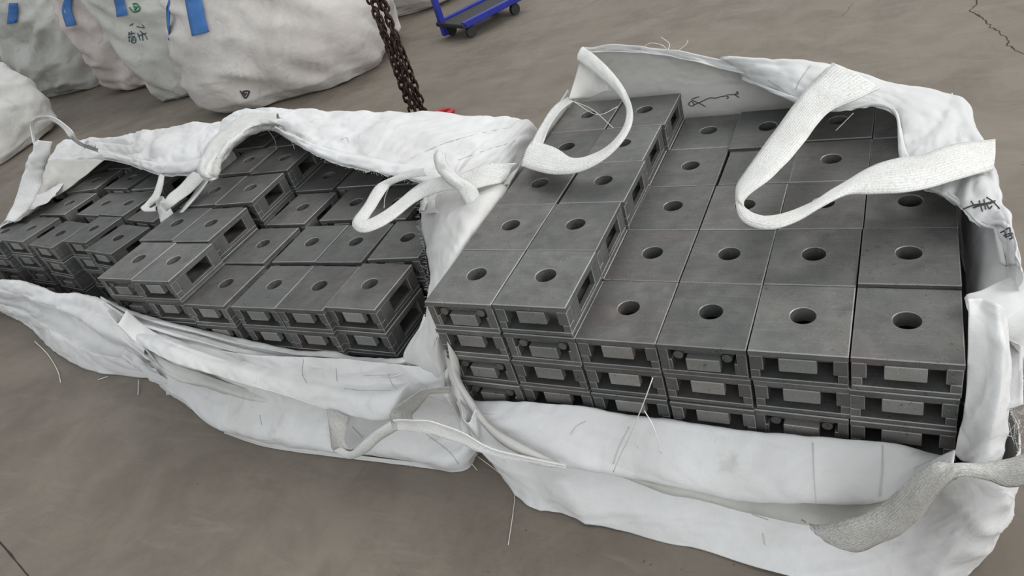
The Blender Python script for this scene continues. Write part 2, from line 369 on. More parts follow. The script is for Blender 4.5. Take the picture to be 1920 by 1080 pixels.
def block(x, y, ztop, yaw, kind, label, group, sx=1, sy=1, tilt=(0, 0)):
    r = bpy.data.objects.new('casting_block', None); COL.objects.link(r); r.empty_display_size = .03
    r.location = (x, y, ztop - H); r.rotation_euler = (tilt[0], tilt[1], math.radians(yaw)); r.scale = (sx, sy, 1)
    tag(r, label, 'metal block', group)
    for nm, me in (('top_plate', PLATE), ('frame', FRM[kind]), ('front_lug', LUG[kind])):
        c = bpy.data.objects.new(nm, me); COL.objects.link(c); c.parent = r
    return r
ROWN = ['front row', 'second row', 'third row', 'fourth row', 'back row']
def stack(bag, x, y, ztop, yaw, row, coln, ncol, kinds, depth, pitch=.0702, sx=1, sy=1, tilt=(0, 0), grp=None):
    cl = 'leftmost column' if coln == 0 else ('rightmost column' if coln == ncol - 1 else ORD[coln] + ' column from left')
    for k in range(depth):
        kd = kinds[k] if k < len(kinds) else random.choice((0, 0, 1))
        j = (0, 0, 0) if k == 0 else (random.uniform(-.003, .003), random.uniform(-.003, .004), random.uniform(-.5, .5))
        top = 'top of stack' if k == 0 else ORD[k] + ' down in stack'
        block(x + j[0], y + j[1], ztop - pitch * k, yaw + j[2], kd, 'dark iron block, %s, %s, %s, %s' % (top, ROWN[row], cl, bag), 'cast iron blocks in the ' + bag, sx, sy, tilt if k == 0 else (0, 0))
PW, PD, T = .1505, .1739, .385
# right bag: two taller columns at the left, four lower ones
FR = {0: [1, 0, 1, 1], 1: [0, 1, 0, 0], 2: [0, 0, 0, 0], 3: [1, 0, 0, 0], 4: [0, 0, 1, 0], 5: [0, 0, 0, 0]}
jx = {(1, 2): .004, (1, 3): -.003, (1, 4): .004, (0, 3): .003, (3, 3): .004, (2, 4): .006}
for row in range(5):
    for c in range(6):
        hi = c < 2; top = T + (.0702 if hi else 0)
        dep = (6 if hi else 5) if row == 0 else (3 if hi else 2)
        tl = (0, 0); tz = 0; y = (row + .5) * PD
        if (c, row) == (3, 4): tl = (.05, 0); tz = .012; y -= .02
        if (c, row) == (5, 1): tl = (-.03, 0); tz = .004
        if c == 4 and row == 4: y += .006
        stack('right bag', (c - 2 + .5) * PW + jx.get((c, row), random.uniform(-.001, .001)), y + random.uniform(-.001, .001), top + tz, random.uniform(-.35, .35), row, c, 6, FR[c] if row == 0 else [0, 0], dep, tilt=tl)
# middle bag
Tm = .355; Hm = .425
MB = [ # col,row,x,y,yaw,high
 (5, 0, -.595, .166, -.3, 0), (4, 0, -.742, .152, .6, 0), (3, 0, -.892, .149, 1.2, 0), (2, 0, -1.065, .146, .4, 0), (1, 0, -1.224, .150, .7, 1), (0, 0, -1.376, .154, .1, 1),
 (5, 1, -.600, .360, 4.5, 0), (4, 1, -.757, .341, 1.6, 0), (3, 1, -.909, .338, 2.0, 0), (2, 1, -1.086, .328, 1.5, 0), (1, 1, -1.254, .332, 1.0, 1), (0, 1, -1.407, .337, .3, 1),
 (5, 2, -.737, .537, 2.0, 0), (4, 2, -.893, .540, 2.2, 0), (2, 2, -1.085, .520, .6, 0), (1, 2, -1.268, .530, 4.0, 1), (0, 2, -1.422, .524, 5.0, 1),
 (4, 3, -.80, .725, 2.0, 0), (3, 3, -.96, .725, 2, 0), (2, 3, -1.122, .712, 3, 0), (1, 3, -1.278, .718, 3.3, 1), (0, 3, -1.446, .722, 2.8, 1),
 (2, 4, -1.20, .895, 3, 0), (1, 4, -1.36, .90, 3, 1), (0, 4, -1.54, .905, 3, 1)]
MK = {5: [0, 0], 4: [0, 0], 3: [0, 0], 2: [0, 0], 1: [0, 0], 0: [1, 1]}
for c, r, x, y, yw, hi in MB:
    dep = (6 if hi else 5) if r == 0 else ((3 if hi else 2) if c < 5 else 5)
    if (c, r) == (2, 2): dep = 2
    stack('middle bag', x, y, Hm if hi else Tm, yw, r, c, 6, MK[c] if r == 0 else [0], dep)
# far left bag
Tl = .285
LB = [(4, 0, -1.966, .461, -7, 1.2), (3, 0, -2.156, .507, -3.3, 1.0), (2, 0, -2.362, .493, -7, 1.22), (1, 0, -2.574, .513, -4, 1.14), (0, 0, -2.775, .512, -4, 1.15),
 (4, 1, -1.965, .66, -6, 1.15), (3, 1, -2.16, .685, -6, 1.15), (2, 1, -2.345, .71, -4, 1.13), (1, 1, -2.569, .702, -2, 1.18), (0, 1, -2.765, .66, -7, 1.15),
 (4, 2, -2.157, .865, 3, 1.15), (3, 2, -2.358, .88, -3, 1.1), (2, 2, -2.602, .875, 7, 1.15), (1, 2, -2.80, .885, 1, 1.05),
 (3, 3, -2.33, 1.06, -3, 1.15), (2, 3, -2.556, 1.06, -2, 1.15), (1, 3, -2.784, 1.06, -6, 1.2)]
for c, r, x, y, yw, sx in LB:
    stack('far left bag', x, y, Tl + (.012 if c % 2 and r < 2 else 0) + (.02 if r >= 2 else 0), yw, r, c, 5, [0, 0, 1], 4 if r == 0 or c == 0 else 2, .0702, sx, .97)

# ------------------------------------------------------------------ bulk bag fabric
def pad(name, pts, z0, z1, parent, mat):
    bm = bmesh.new(); a = [bm.verts.new((x, y, z0)) for x, y in pts]; b = [bm.verts.new((x, y, z1)) for x, y in pts]; n = len(pts)
    bm.faces.new(list(reversed(a))); bm.faces.new(b)
    for i in range(n): bm.faces.new((a[i], a[(i + 1) % n], b[(i + 1) % n], b[i]))
    return link(name, bm_mesh(bm, name), mat, parent)
def threads(parent, lines, r=.0009, mat=None, name='loose_thread'):
    for L in lines: link(name, tubes_mesh(name, [arcs(L, 16)], r, 5), mat or M_THREAD, parent)
def fringe(parent, pts, dirv, n, ln, seed, name='frayed_edge'):
    rnd = random.Random(seed); P = arcs(pts, n); lines = []
    for p in P:
        d = Vector(dirv) * rnd.uniform(.3, 1) * ln + Vector((rnd.uniform(-1, 1), rnd.uniform(-1, 1), rnd.uniform(-.6, .6))) * ln * .6
        lines.append([p, p + d * .5 + Vector((0, 0, rnd.uniform(-.2, .2) * ln)), p + d])
    o = link(name, tubes_mesh(name, lines, .0005, 3), M_THREAD, parent); tag(o, kind='stuff'); return o
def bvh(objs):
    vs = []; fs = []
    for o in objs:
        b = len(vs); vs += [o.matrix_world @ v.co for v in o.data.vertices]; fs += [tuple(b + i for i in p.vertices) for p in o.data.polygons]
    return BVHTree.FromPolygons([tuple(v) for v in vs], fs)
def marks(name, objs, lines, r, mat, parent, off=.0022):
    """pen strokes or seams lying on a cloth"""
    t = bvh(objs); out = []
    for L in lines:
        P = resamp([Vector((*p, 0)) for p in L], max(6, len(L) * 5)); Q = []
        for p in P:
            d = ray(p.x, p.y); h = t.ray_cast(CAM, d)
            if h[0] is not None: Q.append(h[0] - d * off)
        if len(Q) > 1: out.append(Q)
    if out: return link(name, tubes_mesh(name, out, r, 4), mat, parent)

# ================= right bag
RB = empty('bulk_bag', (.15, .4, 0)); tag(RB, 'nearest white woven bulk bag, opened and rolled down around iron blocks at right', 'bulk bag', 'opened bulk bags of iron blocks')
def par(o, r): 
    o.parent = r; o.matrix_parent_inverse = Matrix.Translation(-Vector(r.location)); return o
class BagParent: pass
def mk(root):
    def f(o):
        if o is not None:
            o.parent = root; o.matrix_parent_inverse = Matrix.Translation(-Vector(root.location))
        return o
    return f
R_ = mk(RB)
R_(pad('base_panel', [(-.29, .01), (.6, .01), (.6, .86), (-.29, .86)], .002, .033, None, M_BAG_L))
bot = Z(.004, (989, 946), (1067, 967), (1240, 1018), (1304, 1029), (1399, 1057), (1488, 1079), (1600, 1106), (1700, 1120), (1790, 1112))
left0 = V((-.34, .15, .004), (-.27, .0, .004))
rfl = V((.650, -.03, .004), (.655, .12, .004), (.625, .4, .004), (.60, .8, .004))
rowF = left0 + bot + rfl
n = len(rowF)
def lift(row, z, dy, xl=None, fr=None):
    out = []
    for i, p in enumerate(row):
        q = p.copy(); q.z = z if not callable(z) else z(i); q.y += dy if i < len(row) - 3 else 0; out.append(q)
    return out
rowM = lift(rowF, .06, .0); rowM[0] = Vector((-.34, .15, .06)); rowM[1] = Vector((-.29, -.01, .06)); rowM[2] = Y(-.09, (973, 909))[0]
rowM2 = lift(rowF, .12, .045); rowM2[0] = Vector((-.34, .15, .14)); rowM2[1] = Vector((-.31, .0, .14)); rowM2[2] = Y(-.07, (938, 858))[0]
rowT = lift(rowF, .19, .09); rowT[0] = Vector((-.335, .15, .22)); rowT[1] = Vector((-.315, .0, .22)); rowT[2] = Vector((-.25, -.04, .2))
for i in range(3, n - 5): rowT[i].y = -.018; rowM2[i].y = -.040; rowM[i].y = -.098
rowM[-5] = Y(-.1, (1874, 958))[0]; rowM2[-5] = Y(-.1, (1879, 925))[0]; rowT[-5] = Y(-.09, (1876, 895))[0]
rowM[-4] = Vector((.675, -.02, .08)); rowM2[-4] = Vector((.68, 0, .16)); rowT[-4] = Vector((.675, .0, .25))
for k, x in ((-3, .665), (-2, .635), (-1, .61)):
    rowM[k] = Vector((x + .01, rowF[k].y, .09)); rowM2[k] = Vector((x + .005, rowF[k].y, .18)); rowT[k] = Vector((x - .02, rowF[k].y, .28))
fw = R_(sheet('outer_wall', [rowF, rowM, rowM2, rowT], 200, 80, M_BAG, None, amp=.013, sc=(3.2, 9), seed=1, fine=.002, crease=.004))
# rolled cuff
topc = [(862, 738), (900, 750), (960, 750), (1028, 753), (1105, 763), (1183, 781), (1240, 788), (1346, 801), (1410, 808), (1559, 818), (1665, 825), (1718, 838), (1771, 856)]
botc = [(880, 790), (905, 826), (942, 850), (1008, 866), (1085, 876), (1165, 893), (1238, 908), (1340, 932), (1410, 945), (1530, 948), (1640, 944), (1712, 915), (1790, 880)]
ct = Y(-.012, *topc); cb = Y(-.088, *botc); m_ = len(ct)
inn = [p + Vector((0, .008, -.035)) for p in ct]
def mixrow(a, b, t, dy, dz): return [p.lerp(q, t) + Vector((0, dy * math.sin(math.pi * min(1, (i + .6) / 2.5, (m_ - i - .4) / 2.5) / 2), dz)) for i, (p, q) in enumerate(zip(a, b))]
r1 = mixrow(ct, cb, .22, -.004, .010); r2 = mixrow(ct, cb, .55, -.014, .012); r3 = mixrow(ct, cb, .85, -.016, .006)
und = [p + Vector((0, .03, .008)) for p in cb]
cuff = R_(sheet('rolled_cuff', [inn, ct, r1, r2, r3, cb, und], 210, 80, M_BAG, None, amp=.007, sc=(3, 8), seed=2, fine=.0016, crease=.002))
R_(sheet('shadow_strip', [Y(-.060, (1144, 876), (1238, 885), (1340, 905), (1410, 915), (1502, 925), (1590, 925), (1690, 900)), Y(-.086, (1144, 878), (1238, 916), (1340, 941), (1410, 959), (1502, 979), (1592, 968), (1690, 925)), Y(-.066, (1144, 880), (1238, 921), (1340, 946), (1410, 964), (1502, 984), (1592, 972), (1690, 930))], 90, 14, M_OLD3, None, amp=.003, seed=31, crease=.002))  # grey cloth strip, shadow under the cuff put into its colour
# pinkish hem strip falling off the left corner
R_(ribbon('hem_strip', YY((838, 640, .0), (846, 690, -.02), (870, 745, -.045), (900, 790, -.07), (945, 835, -.10), (1010, 866, -.115)), YY((862, 700, .0), (866, 735, -.02), (888, 765, -.045), (925, 800, -.075), (985, 835, -.10), (1050, 868, -.11)), M_BAG_IN, None, bow=.008))
R_(ribbon('hem_strip', YY((833, 655, .02), (840, 700, .0), (856, 745, -.03), (885, 800, -.05), (930, 850, -.06)), YY((846, 650, .02), (858, 690, .0), (868, 740, -.03), (895, 785, -.05), (945, 845, -.07)), M_BAG_L, None, bow=.006))
# left wall
lw = [V((-.33, -.02, .02), (-.335, .3, .02), (-.335, .6, .02), (-.33, .93, .02)), V((-.322, -.02, .2), (-.33, .3, .2), (-.335, .6, .2), (-.33, .93, .25)),
      V((-.316, -.015, .32), (-.32, .28, .36), (-.322, .56, .42), (-.315, .92, .44)), V((-.314, .0, .35), (-.314, .28, .42), (-.312, .52, .462), (-.30, .86, .50))]
R_(sheet('side_wall', lw, 60, 30, M_BAG_IN, None, amp=.004, seed=3, sc=(3, 5)))
# back wall, inner face seen above the blocks
bw_b = V((-.33, .93, .02), (-.1, .935, .02), (.1, .935, .02), (.3, .935, .02), (.45, .935, .02), (.57, .92, .02))
bw_m = V((-.32, .93, .40), (-.1, .925, .36), (.1, .92, .36), (.3, .92, .36), (.45, .92, .36), (.57, .91, .34))
bw_t = YY((1092, 92, .9), (1150, 88, .905), (1230, 92, .9), (1300, 104, .895), (1380, 122, .885), (1450, 120, .875))
bw_t = [bw_t[0], bw_t[1], bw_t[2], bw_t[4], bw_t[5], Y(.86, (1560, 126))[0]]
bwall = R_(sheet('back_wall', [bw_b, bw_m, [p.lerp(q, .6) + Vector((0, .012, 0)) for p, q in zip(bw_m, bw_t)], bw_t], 90, 50, M_BAG_IN, None, amp=.006, sc=(2.5, 4), seed=4, fine=.0012))
# rolled rim of the back wall
rimA = YY((1094, 88, .9), (1150, 84, .90), (1230, 90, .895), (1290, 99, .89), (1350, 112, .88), (1400, 118, .875), (1450, 116, .87), (1520, 124, .86))
rimB = YY((1100, 97, .885), (1150, 97, .89), (1230, 101, .885), (1290, 112, .88), (1350, 128, .87), (1400, 140, .86), (1450, 160, .85), (1500, 185, .83))
R_(ribbon('rolled_rim', rimA, rimB, M_PLAST, None, bow=.010, ruf=.012, m=9, n=140))
# folded flap round the right back corner
fo = YY((1350, 114, .885), (1440, 112, .875), (1535, 118, .86), (1620, 146, .84), (1700, 168, .81), (1806, 180, .77), (1842, 245, .62), (1868, 335, .44), (1888, 400, .32), (1908, 470, .22), (1916, 530, .14))
fi = ZZ((1395, 150, .47), (1482, 190, .46), (1560, 212, .45), (1640, 201, .45), (1680, 222, .44), (1688, 300, .43), (1732, 350, .425), (1792, 385, .42), (1835, 424, .42), (1868, 432, .42), (1884, 500, .40))
mid1 = [a.lerp(b, .33) + Vector((0, 0, .018)) for a, b in zip(fo, fi)]; mid2 = [a.lerp(b, .7) + Vector((0, 0, .012)) for a, b in zip(fo, fi)]
drop = [Vector((p.x - .012, p.y + (.03 if i > 4 else .085), max(.25, p.z - .12))) for i, p in enumerate(fo)]
flap = R_(sheet('folded_flap', [drop, fo, mid1, mid2, fi], 150, 56, M_PLAST, None, amp=.009, sc=(7, 6), seed=5, fine=.003, edge=.004))
R_(ribbon('hem_strip', [p + Vector((0, 0, .003)) for p in fi], [p.lerp(q, .09) + Vector((0, 0, .006)) for p, q in zip(fi, fo)], M_PLAST, None, bow=.004, ruf=.004, n=140))
# right wall: inside face beside the blocks, then outer skin down to the floor
sw0 = V((.612, -.02, .03), (.612, .2, .03), (.612, .45, .03), (.61, .7, .03), (.60, .92, .03))
sw1 = V((.613, -.03, .2), (.613, .2, .2), (.614, .45, .2), (.612, .7, .22), (.605, .91, .22))
sw2 = V((.625, -.025, .30), (.625, .2, .33), (.63, .43, .36), (.62, .66, .40), (.60, .84, .40))
sw3 = [Vector((.672, -.01, .33)), Vector((.675, .19, .38))] + [fo[8] + Vector((-.012, .04, -.01)), fo[6] + Vector((-.015, 0, -.01)), fo[5] + Vector((-.015, 0, -.01))]
R_(sheet('side_wall', [sw0, sw1, sw2, sw3], 70, 40, M_BAG, None, amp=.006, sc=(4, 4), seed=6))
# bright fold and torn film over the right front corner
R_(sheet('torn_flap', [ZZ((1900, 515, .40), (1870, 530, .41), (1838, 548, .41), (1811, 562, .40)), ZZ((1935, 540, .40), (1895, 575, .41), (1860, 590, .41), (1825, 592, .395)),
        ZZ((1950, 600, .37), (1915, 630, .38), (1885, 640, .38), (1862, 625, .37)), ZZ((1960, 690, .31), (1935, 700, .31), (1915, 690, .31), (1880, 640, .33)), ZZ((1965, 770, .25), (1940, 765, .25), (1922, 745, .25), (1897, 690, .28))], 70, 50, M_PLAST, None, amp=.012, sc=(9, 9), seed=7, fine=.004))
R_(sheet('front_fold', [YY((1812, 560, .05), (1815, 640, .02), (1812, 720, -.0), (1806, 790, -.02), (1794, 850, -.03)), YY((1840, 560, .06), (1850, 640, .02), (1848, 720, -.005), (1832, 790, -.03), (1810, 862, -.04)),
        YY((1868, 570, .05), (1880, 650, .01), (1878, 730, -.02), (1862, 800, -.045), (1838, 872, -.06)), YY((1880, 580, .06), (1893, 660, .03), (1894, 740, -.0), (1886, 810, -.02), (1868, 880, -.05))], 60, 36, M_BAG, None, amp=.006, sc=(5, 12), seed=8))
fringe(RB, [p - Vector(RB.location) for p in YY((1870, 790, .0), (1890, 740, .04), (1905, 800, .0), (1900, 850, -.02))], (.1, -.1, .5), 60, .09, 3, 'frayed_edge')
# loops
R_(ribbon('lifting_loop', ZZ((1560, 118, .50), (1530, 150, .50), (1507, 173, .49), (1437, 267, .47), (1397, 323, .46), (1380, 353, .46), (1383, 400, .47), (1407, 423, .475), (1447, 430, .475), (1490, 417, .475), (1580, 368, .475), (1633, 364, .475), (1690, 360, .475), (1745, 352, .468), (1800, 335, .462), (1862, 318, .45)),
        ZZ((1650, 165, .50), (1610, 185, .495), (1551, 213, .485), (1500, 277, .475), (1447, 333, .47), (1402, 368, .465), (1396, 392, .465), (1420, 411, .46), (1452, 415, .46), (1481, 407, .46), (1567, 353, .46), (1633, 313, .46), (1680, 298, .465), (1730, 290, .468), (1790, 270, .465), (1866, 262, .45)), M_WEB, None, n=170, bow=.005))
R_(ribbon('lifting_loop', ZZ((1093, 88, .60), (1120, 108, .60), (1148, 136, .59), (1172, 169, .575), (1186, 206, .56), (1181, 243, .545), (1150, 285, .525), (1110, 313, .51), (1071, 326, .50), (1020, 324, .495), (977, 311, .49)),
        ZZ((1082, 112, .59), (1100, 125, .59), (1122, 143, .58), (1155, 173, .57), (1176, 206, .55), (1171, 239, .535), (1141, 277, .515), (1103, 294, .50), (1071, 297, .50), (1045, 280, .50), (1000, 262, .49)), M_WEB, None, n=130, bow=-.006))
R_(ribbon('lifting_loop', ZZ((984, 306, .485), (1000, 262, .50), (1020, 225, .52), (1042, 196, .535), (1066, 182, .545)), ZZ((1002, 292, .48), (1018, 268, .495), (1030, 238, .51), (1052, 206, .53), (1074, 190, .54)), M_WEB, None, n=60))
R_(sheet('corner_gusset', [ZZ((1094, 90, .60), (1080, 140, .57), (1066, 186, .545)), ZZ((1122, 120, .58), (1108, 152, .56), (1090, 184, .53)), ZZ((1165, 170, .565), (1135, 172, .55), (1105, 186, .52))], 24, 24, M_BAG_IN, None, amp=.004, seed=9))
R_(sheet('corner_gusset', [YY((941, 348, .55), (958, 325, .60), (976, 308, .64)), YY((960, 345, .54), (985, 325, .58), (1010, 315, .62))], 20, 14, M_BAG_L, None, amp=.003, seed=10))
R_(ribbon('lifting_loop', YY((1940, 843, -.13), (1880, 862, -.135), (1810, 872, -.14), (1752, 868, -.15), (1700, 905, -.15), (1640, 955, -.145), (1580, 975, -.14), (1530, 985, -.13), (1503, 975, -.12)),
        YY((1945, 905, -.15), (1890, 912, -.155), (1850, 900, -.16), (1795, 895, -.165), (1755, 930, -.165), (1720, 975, -.16), (1670, 1010, -.155), (1602, 1034, -.15), (1540, 1005, -.14)), M_WEBG, None, n=120, bow=.012, ruf=.006))
threads(RB, [[p - Vector(RB.location) for p in L] for L in (YY((1224, 708, -.10), (1205, 760, -.12), (1180, 820, -.125), (1165, 850, -.12), (1150, 885, -.12)), YY((1208, 770, -.1), (1225, 800, -.12), (1240, 850, -.125)),
    ZZ((1075, 190, .54), (1110, 205, .52), (1150, 240, .50)), ZZ((1075, 190, .54), (1120, 215, .54), (1158, 200, .54)), ZZ((1200, 100, .6), (1215, 82, .62), (1240, 84, .62), (1252, 95, .6)), ZZ((1252, 95, .6), (1255, 82, .61), (1240, 70, .62)), ZZ((1268, 97, .59), (1285, 85, .60), (1290, 75, .61)), ZZ((1567, 245, .43), (1590, 222, .45), (1600, 212, .46)))])
marks('pen_marks', [bwall], [[(1292, 194), (1296, 190), (1302, 196), (1297, 199), (1291, 196), (1292, 192)], [(1300, 197), (1312, 192), (1330, 184), (1342, 184), (1352, 181), (1362, 180), (1366, 183), (1362, 185)], [(1311, 181), (1297, 187), (1310, 193), (1323, 200)], [(1362, 178), (1378, 177), (1384, 176), (1382, 172), (1380, 175)], [(1378, 178), (1386, 183)]], .0011, M_INK, RB)
marks('pen_marks', [flap], [[(1806, 392), (1824, 385), (1834, 383), (1852, 381), (1866, 378)], [(1826, 389), (1840, 385), (1866, 379)], [(1828, 387), (1842, 383), (1866, 376)], [(1821, 377), (1828, 388), (1824, 389)], [(1836, 376), (1842, 396)], [(1845, 374), (1848, 392)], [(1850, 370), (1862, 378), (1874, 391)], [(1851, 384), (1855, 391), (1860, 386)], [(1876, 436), (1884, 433), (1886, 440), (1896, 436)], [(1882, 441), (1888, 444), (1899, 437)], [(1886, 430), (1893, 427), (1894, 434)], [(1896, 440), (1898, 446), (1893, 448)]], .0012, M_INK, RB)
for o in RB.children:
    if o.name.startswith('pen_marks'): o.matrix_parent_inverse = Matrix.Translation(-Vector(RB.location))
marks_r = []

# ================= middle bag
MBG = empty('bulk_bag', (-.9, .5, 0)); tag(MBG, 'white woven bulk bag in the middle, rolled down around stepped iron blocks', 'bulk bag', 'opened bulk bags of iron blocks'); Mm = mk(MBG)
Mm(pad('base_panel', [(-1.45, .09), (-.53, .09), (-.53, .95), (-1.55, .95)], .001, .0035, None, M_BAG_L))
bf = V((-1.62, .35, .004), (-1.58, .2, .004)) + Z(.004, (303, 716), (360, 758), (419, 803), (500, 828), (617, 846), (690, 855), (761, 865), (858, 877), (890, 843)) + V((-.335, .2, .004), (-.335, .6, .004))
def up(row, z, dy): return [Vector((p.x, p.y + dy, z)) for p in row]
b1 = up(bf, .05, -.012); b2 = up(bf, .11, .045); b3 = up(bf, .19, .075)
for k, dx in ((2, .01), (3, .0)): b1[k].x -= .01; 
b1[-3] = Y(-.0, (893, 830))[0]; b2[-3] = Y(.0, (878, 790))[0]; b3[-3] = Y(.0, (850, 735))[0]
b2[-4] = Y(-.01, (862, 812))[0]; b3[-4] = Y(.0, (825, 735))[0]
b4 = [p + Vector((0, .015, .05)) for p in b3]; b4[-3] = Y(.0, (842, 690))[0]; b4[-4] = Y(.02, (812, 690))[0]
for k in (-2, -1): b2[k].x = -.33; b3[k].x = -.325; b4[k].x = -.322; b4[k].z = .28; b3[k].y = b2[k].y = b4[k].y = bf[k].y
mw = Mm(sheet('outer_wall', [bf, b1, b2, b3, b4], 210, 80, M_BAG, None, amp=.012, sc=(3, 8), seed=11, fine=.002, crease=.004))
# piping under the hem, along the floor
Mm(ribbon('hem_piping', ZZ((417, 802, .012), (500, 830, .012), (617, 848, .012), (700, 858, .012), (761, 866, .012), (850, 876, .012), (889, 850, .02)), ZZ((420, 812, .003), (500, 838, .003), (617, 855, .003), (700, 865, .003), (761, 872, .003), (855, 882, .003), (896, 852, .01)), M_BAG_L, None, bow=.006))
mt = [(192, 556), (246, 582), (317, 601), (385, 617), (458, 636), (555, 655), (621, 659), (668, 670), (753, 670), (778, 645), (800, 592)]
mb = [(222, 606), (262, 640), (310, 668), (378, 692), (454, 717), (545, 745), (598, 764), (672, 783), (740, 786), (785, 740), (822, 640)]
ct = [p + Vector((0, 0, 0)) for p in YY(*[(u, v, .058 if i < 9 else (.07 if i == 9 else .10)) for i, (u, v) in enumerate(mt)])]
cb = YY(*[(u, v, -.05 if 1 < i < 9 else (-.02 if i < 2 else .02)) for i, (u, v) in enumerate(mb)]); m_ = len(ct)
inn = [p + Vector((0, .006, -.04)) for p in ct]
def off(row, dy, dz): return [p + Vector((0, dy, dz)) for p in row]
k1 = mixrow(ct, cb, .09, -.012, .008); k2 = mixrow(ct, cb, .17, .006, -.007); k3 = mixrow(ct, cb, .25, -.016, .006); k4 = mixrow(ct, cb, .35, .004, -.008); k5 = mixrow(ct, cb, .6, -.018, .008); k6 = mixrow(ct, cb, .88, -.016, .002)
mc = Mm(sheet('rolled_cuff', [inn, ct, k1, k2, k3, k4, k5, k6, cb, off(cb, .04, .014)], 210, 84, M_BAG, None, amp=.007, sc=(3, 14), seed=12, fine=.0016, crease=.002))
Mm(sheet('lower_fold', [YY((240, 612, .03), (300, 668, .0), (380, 700, -.01), (455, 726, -.015), (545, 750, -.02), (610, 768, -.02)), YY((262, 640, .0), (315, 700, -.03), (385, 722, -.035), (455, 745, -.035), (545, 765, -.03), (612, 774, -.025)), YY((272, 655, .01), (322, 706, -.02), (385, 728, -.02), (455, 750, -.02), (545, 768, -.018), (612, 776, -.016))], 80, 14, M_BAG_L, None, amp=.005, seed=13))
# right wall between the two piles
wl = ZZ((782, 702, .20), (757, 668, .25), (800, 598, .31), (803, 560, .325), (804, 520, .335), (797, 470, .36), (789, 425, .38), (785, 376, .42))
wr = X(-.322, (852, 748), (838, 690), (825, 630), (832, 560), (850, 505), (872, 450), (900, 400), (945, 345))
for i, p in enumerate(wr): p.z = max(p.z, .1)
wmid = [a.lerp(b, .5) + Vector((0, 0, .018)) for a, b in zip(wl, wr)]
inw = [Vector((min(p.x + .005, -.40), p.y + .01, p.z - .05)) for p in wl]
Mm(sheet('side_wall', [wl, wmid, wr, [p + Vector((0, .0, -.12)) for p in wr]], 90, 40, M_BAG_L, None, amp=.007, sc=(5, 5), seed=14))
fringe(MBG, [p - Vector(MBG.location) for p in wl[2:]], (-.8, -.3, .1), 80, .011, 4)
# back flap folded in over the rear rows
fo = YY((385, 300, .93), (405, 262, .97), (440, 226, 1.0), (480, 213, 1.0), (550, 215, .99), (650, 217, .97), (790, 215, .94), (900, 222, .92), (984, 228, .90), (997, 250, .82), (965, 310, .66), (942, 348, .56), (880, 440, .34))
fi = ZZ((395, 322, .47), (425, 285, .47), (470, 252, .48), (505, 243, .48), (545, 264, .47), (604, 296, .455), (682, 318, .445), (737, 332, .44), (800, 346, .44), (822, 356, .43), (815, 368, .43), (795, 378, .42), (788, 400, .41))
for p in fo: p.z = max(p.z, .36)
m1 = [a.lerp(b, .3) + Vector((0, 0, .03)) for a, b in zip(fo, fi)]; m2 = [a.lerp(b, .7) + Vector((0, 0, .022)) for a, b in zip(fo, fi)]
drop = [Vector((p.x, p.y + .03, .2)) for p in fo]; drop0 = [Vector((p.x, p.y + .05, .01)) for p in fo]
mf = Mm(sheet('folded_flap', [drop0, drop, fo, m1, m2, fi], 190, 74, M_BAG, None, amp=.011, sc=(5, 5), seed=15, fine=.004, edge=.006))
Mm(ribbon('hem_strip', [p + Vector((0, 0, .004)) for p in fi], [p.lerp(q, .12) + Vector((0, 0, .016)) for p, q in zip(fi, fo)], M_BAG, None, bow=.006, ruf=.006, n=150))
fringe(MBG, [p - Vector(MBG.location) for p in fi[5:10]], (0, -.8, -.1), 50, .012, 5)
# thick twisted loop at the left back corner
Mm(sheet('lifting_loop', [ZZ((530, 222, .52), (480, 226, .52), (440, 252, .52), (402, 285, .51), (380, 315, .50), (386, 332, .49)), ZZ((520, 216, .55), (468, 216, .555), (425, 240, .555), (388, 275, .545), (374, 318, .53), (392, 338, .50)), ZZ((520, 228, .56), (478, 232, .565), (438, 260, .565), (404, 292, .55), (388, 325, .53), (402, 338, .50)), ZZ((530, 236, .53), (484, 246, .53), (446, 268, .53), (418, 300, .52), (408, 328, .50), (410, 332, .48))], 90, 24, M_WEB, None, amp=.009, sc=(3, 30), seed=16, fine=.003))
Mm(ribbon('lifting_loop', ZZ((362, 322, .47), (340, 345, .465), (318, 364, .46), (306, 380, .45), (300, 378, .43)), ZZ((385, 334, .47), (356, 362, .465), (334, 378, .46), (322, 388, .45), (312, 396, .43)), M_WEB, None, n=50))
Mm(ribbon('lifting_loop', ZZ((290, 373, .37), (296, 395, .37), (302, 418, .36)), ZZ((306, 368, .39), (318, 388, .39), (328, 404, .37)), M_WEB, None, n=40))
Mm(ribbon('lifting_loop', ZZ((379, 330, .46), (368, 352, .45), (352, 380, .44), (338, 398, .42)), ZZ((392, 338, .46), (378, 358, .45), (358, 382, .44), (340, 402, .42)), M_BAG_L, None, n=40))
